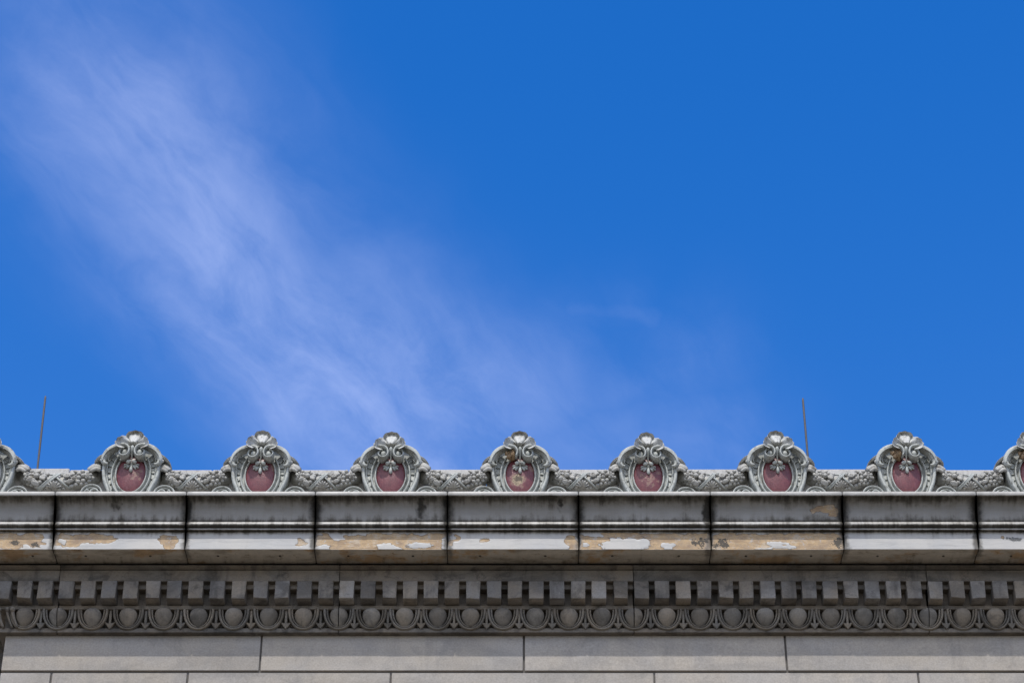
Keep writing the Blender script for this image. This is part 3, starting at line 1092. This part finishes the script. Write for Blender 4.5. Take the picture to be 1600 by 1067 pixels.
def cart_stump(s, seed):
    """broken clay where the volute has come away"""
    b = MB()
    e = C(112, 462, 0.05)
    b.ball((s * e.x, e.y, e.z), (0.048, 0.050, 0.050), nu=18, nv=12, bump=0.5, seed=seed)
    for q_ in range(4):
        e = C(100 + 30 * q_, 440 + 22 * (q_ % 3), 0.085)
        b.ball((s * e.x, e.y, e.z), (0.022, 0.022, 0.02), nu=9, nv=6, bump=0.9, seed=seed + q_)
    return b.mesh('broken_clay', M_CLAY)


def cart_border(s):
    b = MB()
    pts = [(392, 590), (396, 700), (382, 800), (352, 885), (312, 962), (288, 1040), (276, CY0 + 30)]
    b.tube([(mirror(C(x - 4, y, 0.02), s), 0.021, 0.05) for x, y in pts][:0] or smooth_path([(mirror(C(x - 6, y, 0.02), s), 0.019, 0.045) for x, y in pts], 22), 10, power=0.75)
    b.tube(smooth_path([(mirror(C(x - 44, y, 0.012), s), 0.009, 0.028) for x, y in pts], 22), 8)
    return b.mesh('border', M_GLAZE)


def ell(a, bb, th, d):
    """point of an ellipse round the shield"""
    return Vector((a * math.sin(th), -d, 0.337 + bb * math.cos(th) - 0.0 * d))


ZSH = C(0, 742).z


def cart_rim():
    b = MB()
    for a, bb, rw, rd, d, t0 in ((0.146, 0.212, 0.0085, 0.018, 0.02, 0), (0.184, 0.262, 0.0095, 0.024, 0.022, 46)):
        pts = []
        for k in range(41):
            th = math.radians(t0 + (360 - 2 * t0) * k / 40)
            pts.append((Vector((a * math.sin(th), -d, ZSH + bb * math.cos(th) - 0.64 * d)), rw, rd))
        b.tube(pts, 8, caps=t0 > 0)
    # hollow between the two rings
    rows = []
    for a, bb, d in ((0.150, 0.218, 0.012), (0.165, 0.238, -0.004), (0.180, 0.256, 0.014)):
        rows.append([Vector((a * math.sin(t_), -d, ZSH + bb * math.cos(t_) - 0.64 * d)) for t_ in [math.radians(50 + 260 * k / 40) for k in range(41)]])
    b.grid(rows)
    return b.mesh('oval_rim', M_GLAZE)


def cart_scales(s):
    """band of overlapping scales down one side of the oval"""
    b = MB()
    rows = []
    n = 9
    for k in range(n):
        for u, lift in ((0.0, 0.002), (0.5, 0.012), (0.86, 0.021), (0.97, 0.020), (1.0, 0.004)):
            row = []
            for q_ in range(5):
                w = q_ / 4
                th = math.radians(50 + 12.8 * (k + u - 0.10 * abs(w - 0.5) ** 2 * 4 * (u > 0.4)))
                a, bb = 0.186 + 0.058 * w, 0.270 + 0.075 * w
                d = -0.004 + lift * (1 - 0.5 * abs(w - 0.5) * 2)
                row.append(Vector((s * a * math.sin(th), -d, ZSH + bb * math.cos(th) - 0.64 * d)))
            rows.append(row)
    b.grid(rows)
    return b.mesh('scale_band', M_GLAZE, angle=35)


def shield_mesh(chips, name='shield'):
    b = MB()
    rows, at = [], []
    nr_, na = 16, 40
    for i in range(nr_ + 1):
        r_ = max(0.001, i / nr_)
        row = []
        for k in range(na):
            th = 2 * math.pi * k / na
            d = 0.006 + 0.040 * math.sqrt(max(0.0, 1 - r_ * r_ * 0.98))
            x, z = 0.143 * r_ * math.sin(th), 0.208 * r_ * math.cos(th)
            row.append((x, -d, ZSH + z - 0.02))
            val = -0.6
            for cx, cz, rr in chips:
                val = max(val, 1.0 - math.hypot(x - cx, z - cz) / rr + 0.55 * mnoise.noise(Vector((x * 45 + cx * 90, z * 45, cz * 50)))) if rr > 0.05 else max(val, min(0.27, 0.9 - math.hypot(x - cx, z - cz) / rr + 0.9 * mnoise.noise(Vector((x * 60 + cx * 90, z * 60, cz * 50)))))
            if r_ > 0.95:
                val = max(val, -0.06)
            at.append(val)
        rows.append(row)
    b.grid(rows, closed_u=True)
    b.attrs = {'chip': at}
    me = b.mesh(name, M_SHIELD, fix=False)
    return me


def cart_palmette():
    b = MB()
    def lobe(x0, y0, ang, ln, wd, d=0.05):
        c = C(x0 * 0.86, 598 + (y0 - 598) * 0.88, d)
        ln, wd = ln * 0.84, wd * 0.84
        a = math.radians(ang)
        ax = Vector((math.sin(a), 0, -math.cos(a)))
        sd = Vector((math.cos(a), 0, math.sin(a)))
        b.ball(c, (wd, 0.018, ln), (sd, Vector((0, 1, 0)), ax), nu=10, nv=8, taper=-0.35)
    lobe(0, 680, 0, 0.047, 0.019, 0.055)
    for s in (-1, 1):
        lobe(48 * s, 655, 38 * s, 0.036, 0.013)
        lobe(76 * s, 645, 62 * s, 0.038, 0.0125)
        lobe(78 * s, 620, 86 * s, 0.036, 0.010)
        lobe(42 * s, 566, 60 * s, 0.032, 0.022, 0.078)
    b.ball(C(0, 605, 0.05), (0.018, 0.016, 0.02), nu=10, nv=6)
    return b.mesh('palmette', M_GLAZE)


def cart_bud():
    b = MB()
    b.tube(smooth_path([(C(0, 545, 0.07), 0.006, 0.01), (C(0, 480, 0.085), 0.009, 0.014), (C(0, 420, 0.10), 0.014, 0.02), (C(0, 375, 0.11), 0.018, 0.022), (C(0, 352, 0.11), 0.008, 0.01)], 12), 10)
    return b.mesh('bud', M_GLAZE)


def cart_leaf(s):
    """acanthus tip that spills from the shoulder over the end of the garland"""
    b = MB()
    for off, wd in ((0, 0.013), (22, 0.010)):
        pts = [(C(375, 500 + off, -0.02), wd, 0.075), (C(420, 536 + off, -0.02), wd, 0.085), (C(470, 568 + off, -0.02), wd, 0.09), (C(512, 594 + off * 0.8, -0.015), wd * 0.75, 0.08), (C(546, 616 + off * .5, -0.01), wd * 0.3, 0.05)]
        b.tube([(mirror(p_, s), w, d) for p_, w, d in smooth_path(pts, 14)], 8)
    b.ball(mirror(C(430, 560, 0.06), s), (0.020, 0.02, 0.018), nu=9, nv=6)
    return b.mesh('shoulder_leaf', M_CREST)


def cart_crest():
    b = MB()
    nphi, nt = 65, 16
    front, back = [], []
    base = C(0, 366, 0.0)
    for i in range(nt + 1):
        t_ = i / nt
        rf, rk = [], []
        for j in range(nphi):
            ph = -104 + 208 * j / (nphi - 1)
            a = abs(ph)
            # outline: a broad top lobe and two side lobes, with fine scallops
            if a < 35:
                R = 0.178 - 0.026 * (a / 35) ** 2.2
            else:
                R = 0.160 - 0.014 * min(1.2, abs(a - 62) / 27) ** 2.5
                if a > 88:
                    R -= 0.04 * ((a - 88) / 16)
            R += 0.0028 * math.cos(math.radians(ph) * 19)
            R *= 1.0 - 0.06 * math.exp(-((a - 35) / 3.5) ** 2)
            rad = math.radians(ph)
            rr = R * t_
            x = rr * math.sin(rad)
            zn = rr * math.cos(rad)
            w_c = 0.5 + 0.5 * math.tanh((38 - a) / 6)
            d_c = 0.030 + 0.085 * min(1.0, t_ / 0.26) ** 0.8 * (1 - 1.0 * max(0.0, (min(t_, 0.84) - 0.30) / 0.54)) + 0.042 * max(0, (t_ - 0.84) / 0.16) ** 1.1
            d_s = 0.025 + 0.130 * t_ ** 1.2 + 0.02 * max(0, (t_ - 0.85) / 0.15)
            d = w_c * d_c + (1 - w_c) * d_s
            d -= 0.040 * math.exp(-((a - 35) / 4.0) ** 2) * min(1, t_ * 1.6)
            d += 0.0045 * math.cos(math.radians(ph) * 19) * t_
            z = zn - 0.64 * (d - 0.03)
            rf.append(Vector((base.x + x, -d, base.z + z)))
            rk.append(Vector((base.x + x * 0.985, -d + 0.018 + 0.03 * (1 - t_), base.z + z + 0.010)))
        front.append(rf)
        back.append(rk)
    b.grid(front)
    b.grid(back, flip=True)
    n0 = len(front) * nphi
    edge = [(nt) * nphi + j for j in range(nphi)]
    for j in range(nphi - 1):
        b.f.append((edge[j], edge[j + 1], edge[j + 1] + n0, edge[j] + n0))
        b.s.append(True)
    b.ball(C(0, 340, -0.03), (0.075, 0.06, 0.085), nu=14, nv=8)
    return b.mesh('leaf_crest', M_CREST, fix=True)


def cart_base_scroll(s):
    b = MB()
    cx, zc, dY = 0.345, 0.060, 0.06
    for rad, rw, rd in ((0.098, 0.011, 0.035), (0.070, 0.007, 0.028)):
        pts = []
        for k in range(22):
            a = math.radians(-15 + 210 * k / 21)
            pts.append((Vector((s * cx + rad * math.cos(a), -dY, zc + rad * 0.95 * math.sin(a))), rw, rd))
        b.tube(pts, 8)
    pts = []
    for k in range(20):
        a = math.radians(200 - 380 * k / 19)
        r_ = 0.046 * (1 - 0.03 * k)
        pts.append((Vector((s * (cx - 0.022) + r_ * math.cos(a) * s, -dY - 0.01, zc + 0.01 + r_ * math.sin(a))), 0.009, 0.022))
    b.tube(pts, 8)
    b.tube([(Vector((s * (cx + 0.02), -dY, zc + 0.03)), 0.010, 0.015), (Vector((s * (cx + 0.045), -dY - 0.01, zc + 0.045)), 0.014, 0.02), (Vector((s * (cx + 0.07), -dY, zc + 0.02)), 0.006, 0.01)], 8)
    rows = []
    for r_, y_ in ((0.001, -0.012), (0.09, -0.012), (0.1, 0.0), (0.1, 0.06)):
        rows.append([(s * cx + r_ * math.cos(a), y_ - 0.01, zc + r_ * 0.95 * math.sin(a)) for a in [math.pi * 2 * k / 24 for k in range(24)]])
    b.grid(rows, closed_u=True)
    return b.mesh('base_scroll', M_GLAZE)


CX = [-22, 205, 407, 611, 812.5, 1013, 1214, 1415.5, 1616]
CLAB = ['carved cartouche left of the left lightning rod, cut by the picture edge',
        'cartouche right of the left lightning rod, with yellow scuffs on the right of its oval',
        'cartouche third from left end, plain maroon oval with ochre worn rim at upper right',
        'clean maroon cartouche directly left of the one with a broken pale patch',
        'cartouche with a big broken tan patch low on its oval and a chipped volute',
        'cartouche whose maroon oval is speckled all over with small yellow flakes',
        'whole cartouche with clean maroon oval, directly left of the right lightning rod',
        'cartouche with clean maroon oval and its left volute broken to tan clay',
        'cartouche at the right end, cut by the picture edge, with a broken tan volute']
CHIPS = [[(0.10, 0.02, 0.03)],
         [(0.055, -0.005, 0.035), (0.10, 0.03, 0.02), (0.02, -0.05, 0.018), (0.09, -0.06, 0.018)],
         [(0.11, 0.10, 0.03), (0.12, 0.06, 0.02)],
         [(-0.12, 0.05, 0.014)],
         [(-0.022, -0.055, 0.078), (-0.05, -0.02, 0.03), (0.10, 0.08, 0.03), (0.115, 0.05, 0.018)],
         [(-0.075, 0.01, 0.024), (0.01, -0.045, 0.028), (-0.01, -0.085, 0.028), (0.05, -0.03, 0.02), (0.10, 0.035, 0.025), (0.04, -0.105, 0.025), (-0.06, -0.06, 0.014), (0.085, -0.06, 0.018),
          (0.02, 0.0, 0.018), (-0.03, -0.02, 0.016)],
         [(0.09, -0.03, 0.014)],
         [(0.12, 0.06, 0.018)],
         [(-0.10, 0.0, 0.02)]]
BROKEN = {4, 7, 8}
ME_SCR = {1: cart_scroll(1), -1: cart_scroll(-1), 'broken': cart_scroll(-1, True)}
first = thing('cartouche', CLAB[0], 'cartouche', (0, 0, 0), 'cartouches along the cornice')
link('body', cart_body(), first)
for s in (-1, 1):
    link('border', cart_border(s), first)
    link('shoulder_leaf', cart_leaf(s), first)
    link('base_scroll', cart_base_scroll(s), first)
    link('scale_band', cart_scales(s), first)
link('oval_rim', cart_rim(), first)
link('palmette', cart_palmette(), first)
link('bud', cart_bud(), first)
link('leaf_crest', cart_crest(), first)
XS = [xof(px, 740, YCART) for px in CX]
carts = [first] + [copy_tree(first) for _ in CX[1:]]
for i, t_ in enumerate(carts):
    t_.location = (XS[i], YCART + rnd.uniform(-0.006, 0.006), ZT + 0.004 + [0, 0.012, 0, -0.004, 0.0, -0.006, 0.002, 0.004, 0][i])
    t_.scale = (0.972, 1.0, 1.0)
    t_.rotation_euler = (rnd.uniform(-0.008, 0.008), [0, 0.010, 0.004, -0.006, 0.0, -0.006, 0.006, 0.012, 0][i], rnd.uniform(-0.02, 0.02))
    t_['label'] = CLAB[i]
    for ch in t_.children:
        if ch.name.startswith('leaf_crest'):
            ch.scale = (rnd.uniform(0.94, 1.06), 1.0, rnd.uniform(0.985, 1.012))
            ch.rotation_euler = (0, rnd.uniform(-0.02, 0.02), rnd.uniform(-0.10, 0.10))
    sh = link('shield', shield_mesh(CHIPS[i]), t_)
    if i == 4:
        sh['label'] = 'maroon oval with a broken tan patch'
    link('scroll', ME_SCR[1], t_)
    if i in BROKEN:
        o = link('scroll', ME_SCR['broken'], t_)
        o['label'] = 'scroll with its volute broken away'
        link('broken_clay', cart_stump(-1, i * 3.3), o)
    else:
        link('scroll', ME_SCR[-1], t_)

# ------------------------------------------------------------------ garlands
YG = -0.42
RG = 0.089


def core_pt(x):
    """centre line of the garland"""
    return Vector((x, 0, 0.243 + 0.108 * (abs(x) / 0.29) ** 2.0))


def G(cx, cy, out=0.0):
    """a point on the garland's skin from the measured drawing; returns point and outward normal"""
    x = (cx - 750) / 11.43 / 168.5
    cc = (rowof(YG, ZT + core_pt(x).z) - 700) * 11.43
    u = max(-0.98, min(0.98, (cy - cc) / (RG * 169 * 11.43)))
    phi = math.radians(-33) - math.asin(u)
    n = Vector((0, -math.cos(phi), math.sin(phi)))
    return core_pt(x) + n * (RG + out), n


def frame(n):
    X = Vector((1, 0, 0))
    Z = n.normalized()
    Y = Z.cross(X).normalized()
    return (X, Y, Z)


def gar_core():
    b = MB()
    rows = []
    for k in range(31):
        x = -0.325 + 0.65 * k / 30
        c = core_pt(x) + Vector((0, 0.05 * max(0.0, (abs(x) - 0.24) / 0.05), 0))
        r_ = RG * (0.75 + 0.12 * math.exp(-(x / 0.11) ** 2))
        rows.append([c + Vector((0, -math.cos(a), math.sin(a))) * r_ * (1 + 0.09 * mnoise.noise(Vector((x * 22, math.cos(a) * 2.2, math.sin(a) * 2.2)))) for a in [2 * math.pi * q_ / 20 for q_ in range(20)]])
    b.grid(rows, closed_u=True, flip=True)
    return b.mesh('core', M_GARL)


def gar_fruit():
    b = MB()
    rr = random.Random(5)
    for cx, cy, r_, h in [(440, 500, 50, 1.0), (410, 440, 34, 1), (545, 520, 50, 1), (500, 465, 36, 1), (585, 480, 36, 1), (330, 605, 36, 1), (262, 560, 36, 1), (390, 570, 34, 1),
                          (500, 610, 36, 1), (450, 690, 40, 1), (360, 660, 36, 1), (250, 470, 28, .8), (370, 480, 30, .8), (345, 420, 30, .8), (300, 650, 30, .8), (330, 540, 24, .8),
                          (820, 470, 34, 1), (1080, 470, 36, 1), (1082, 530, 35, 1), (1152, 495, 36, 1), (1076, 600, 38, 1), (1152, 588, 36, 1), (1000, 545, 32, 1), (985, 480, 34, 1), (1042, 655, 36, 1),
                          (980, 680, 36, 1), (1122, 645, 36, 1), (1185, 640, 34, 1), (1130, 430, 36, 1), (1000, 430, 30, 1), (1240, 590, 34, 1), (890, 610, 28, .8), (940, 620, 28, .8),
                          (600, 730, 30, .8), (800, 740, 30, .8), (860, 730, 28, .8), (1290, 540, 30, 1)]:
        p_, n = G(cx, cy, 0.0)
        r1 = 1.1 * r_ / 11.43 / 168.5
        b.ball(p_, (r1, r1 * 0.95, r1 * 0.9 * h), frame(n), nu=9, nv=6, bump=0.12, seed=cx)
    o = b.mesh('fruit', M_GARL)
    return o


def gar_flower(cx, cy, r_, k=5, hole=True):
    b = MB()
    p_, n = G(cx, cy, 0.006)
    X, Y, Z = frame(n)
    R = r_ / 11.43 / 168.5
    for q_ in range(k):
        a = 2 * math.pi * q_ / k + 0.4
        dr = X * math.cos(a) + Y * math.sin(a)
        sd = Z.cross(dr)
        b.ball(p_ + dr * R * 0.62 + Z * 0.002, (R * 0.46, R * 0.40, 0.010), (dr, sd, Z), nu=9, nv=6)
    pts = []
    for q_ in range(13):
        a = 2 * math.pi * q_ / 12
        pts.append((p_ + (X * math.cos(a) + Y * math.sin(a)) * R * 0.26 + Z * 0.010, 0.0052, 0.0052))
    b.tube(pts, 6, caps=False, out=Z)
    return b.mesh('flower', M_GARL)


def gar_rosette(cx, cy, r_):
    b = MB()
    p_, n = G(cx, cy, 0.006)
    X, Y, Z = frame(n)
    R = r_ / 11.43 / 168.5
    pts = []
    for q_ in range(34):
        a = 2 * math.pi * q_ / 13
        rr = R * (0.95 - 0.8 * q_ / 33)
        pts.append((p_ + (X * math.cos(a) + Y * math.sin(a)) * rr + Z * (0.004 + 0.012 * q_ / 33), 0.0075 * (1 - 0.3 * q_ / 33), 0.010))
    b.tube(pts, 7, out=Z)
    b.ball(p_ + Z * 0.012, 0.010, nu=8, nv=6)
    return b.mesh('rosette', M_GARL)


def gar_leaf(cx, cy, ang, ln, wd, name='leaf'):
    b = MB()
    p_, n = G(cx, cy, 0.004)
    X, Y, Z = frame(n)
    a = math.radians(ang)
    dr = X * math.cos(a) + Y * math.sin(a)
    sd = Z.cross(dr)
    rows = []
    ln, wd = ln / 11.43 / 168.5, wd / 11.43 / 168.5
    for i in range(9):
        u = i / 8
        w = wd * math.sin(math.pi * min(0.97, u * 0.9 + 0.08)) ** 0.7 * (1 + 0.16 * math.sin(u * 20))
        row = []
        for j in range(7):
            s = -1 + 2 * j / 6
            h = 0.012 * math.sin(u * 3.0) + 0.009 * (1 - abs(s)) * (1 if abs(s) > 0.1 else 0.25) + 0.012 * u * u
            row.append(p_ + dr * (ln * (u - 0.5)) + sd * (w * s) + Z * h)
        rows.append(row)
    low = [[q_ - Z * 0.02 for q_ in r_] for r_ in rows]
    b.grid(rows)
    b.grid(low, flip=True)
    nc, n0 = 7, 63
    for i in range(8):
        b.f += [(i * nc, (i + 1) * nc, (i + 1) * nc + n0, i * nc + n0), (i * nc + 6, i * nc + 6 + n0, (i + 1) * nc + 6 + n0, (i + 1) * nc + 6)]
        b.s += [True, True]
    for e in (0, 8):
        for j in range(6):
            b.f.append((e * nc + j, e * nc + j + 1, e * nc + j + 1 + n0, e * nc + j + n0))
            b.s.append(True)
    return b.mesh(name, M_GARL)


def gar_ribbon(a, c, out):
    b = MB()
    for lane in (-1, 0, 1):
        pts = []
        for k in range(13):
            u = k / 12
            p_, n = G(a[0] + (c[0] - a[0]) * u + lane * 17, a[1] + (c[1] - a[1]) * u + lane * 10, out)
            pts.append((p_, 0.0062 if lane else 0.0075, 0.010 if lane else 0.007))
        b.tube(pts, 6)
    return b.mesh('ribbon', M_GLAZE)


def gar_shell():
    b = MB()
    for q_ in range(7):
        a = math.radians(-75 + 25 * q_)
        p0, n = G(712, 705, 0.004)
        X, Y, Z = frame(n)
        dr = X * math.sin(a) + Y * (math.cos(a) * 1)
        if Y.z < 0:
            dr = X * math.sin(a) - Y * math.cos(a)
        sd = Z.cross(dr)
        b.ball(p0 + dr * 0.032 + Z * 0.004, (0.009, 0.014, 0.034), (sd, Z, dr), nu=8, nv=6, taper=-0.3)
    return b.mesh('shell', M_GARL)


def gar_husk(s):
    """ribbed leaf sheath that wraps the upper half of the garland's end"""
    b = MB()
    for ph, w in ((88, 0.030), (58, 0.033), (28, 0.031), (2, 0.022)):
        a = math.radians(ph)
        n = Vector((0, -math.cos(a), math.sin(a)))
        pts = []
        for k in range(9):
            u = k / 8
            x = s * (0.335 - (0.115 - 0.02 * (ph % 3)) * u)
            lift = -0.010 + 0.020 * math.sin(u * 2.6)
            pts.append((core_pt(min(0.30, abs(x)) * s) + Vector((x - min(0.30, abs(x)) * s, 0, 0)) + n * (RG * 0.92 + lift), w * (1 - 0.35 * u * u), 0.018))
        b.tube(pts, 8, out=n)
    return b.mesh('husk', M_GARL)


GLAB = ['garland at the far left, with the left lightning rod rising behind it',
        'garland between the yellow scuffed oval and the oval with ochre worn rim',
        'garland between the ochre rimmed cartouche and the clean one left of the broken patch',
        'garland directly left of the cartouche with the broken tan patch',
        'garland between the tan patched cartouche and the yellow speckled one',
        'garland directly right of the yellow speckled cartouche, ending before the right lightning rod',
        'garland directly right of the right lightning rod',
        'rightmost garland, ending at the cartouche cut by the right picture edge']
g0 = thing('garland', GLAB[0], 'garland', (0, 0, 0), 'garlands between the cartouches')
link('core', gar_core(), g0)
fr = link('fruit', gar_fruit(), g0)
fr['kind'] = 'stuff'
link('flower', gar_flower(292, 495, 62), g0)
link('flower', gar_flower(1222, 500, 66), g0)
link('rosette', gar_rosette(905, 515, 68), g0)
link('leaf', gar_leaf(425, 628, -25, 150, 50), g0)
for sd_ in (-1, 1):
    link('husk', gar_husk(sd_), g0)
link('leaf', gar_leaf(440, 452, 20, 110, 40), g0)
link('leaf', gar_leaf(530, 545, -50, 120, 42), g0)
link('leaf', gar_leaf(330, 560, 200, 110, 40), g0)
link('leaf', gar_leaf(960, 600, 10, 120, 36), g0)
link('leaf', gar_leaf(1030, 430, 160, 100, 36), g0)
link('leaf', gar_leaf(1010, 560, 70, 120, 28), g0)
link('ribbon', gar_ribbon((640, 440), (960, 730), 0.004), g0)
link('ribbon', gar_ribbon((470, 735), (840, 435), 0.014), g0)
link('shell', gar_shell(), g0)
gs = [g0] + [copy_tree(g0) for _ in GLAB[1:]]
for i, t_ in enumerate(gs):
    t_.location = ((XS[i] + XS[i + 1]) / 2, YG + rnd.uniform(-0.008, 0.008), ZT + 0.004 + rnd.uniform(-0.006, 0.008))
    t_.rotation_euler = (rnd.uniform(-0.05, 0.05), 0, rnd.uniform(-0.01, 0.01))
    if i == 0:
        t_.scale = (1.16, 1.0, 1.04)
    t_['label'] = GLAB[i]

# ------------------------------------------------------------------ lightning rods
YR = -0.10
for px0, py0, py1, lean, lab in ((61.5, 700, 618, 0.022, 'thin lightning rod rising behind the leftmost garland'),
                                 (1262.3, 690, 621.5, 0.0, 'thin lightning rod on the right half of the roofline, beside a clean maroon cartouche')):
    x = xof(px0, 715, YR)
    zt, z0 = zof(py1, YR), ZP + 0.0
    t_ = thing('lightning_rod', lab, 'lightning rod', (x, YR, z0 - 0.01), 'lightning rods on the parapet')
    b = MB()
    H = zt - z0 + 0.01
    rows = [[(r_ * math.cos(a), r_ * math.sin(a), z_) for a in [2 * math.pi * k / 10 for k in range(10)]] for r_, z_ in
            ((0.0105, 0.03), (0.0105, H * 0.5), (0.0102, H - 0.03), (0.0075, H - 0.01), (0.001, H))]
    b.grid(rows, closed_u=True)
    b.build('rod', M_ROD, t_)
    b = MB()
    rows = [[(r_ * math.cos(a), r_ * math.sin(a), z_) for a in [2 * math.pi * k / 12 for k in range(12)]] for r_, z_ in
            ((0.04, 0.0), (0.04, 0.012), (0.018, 0.018), (0.016, 0.05), (0.0086, 0.055))]
    b.grid(rows, closed_u=True)
    b.build('base_fitting', M_ROD, t_)
    t_.rotation_euler = (0, -lean, 0)
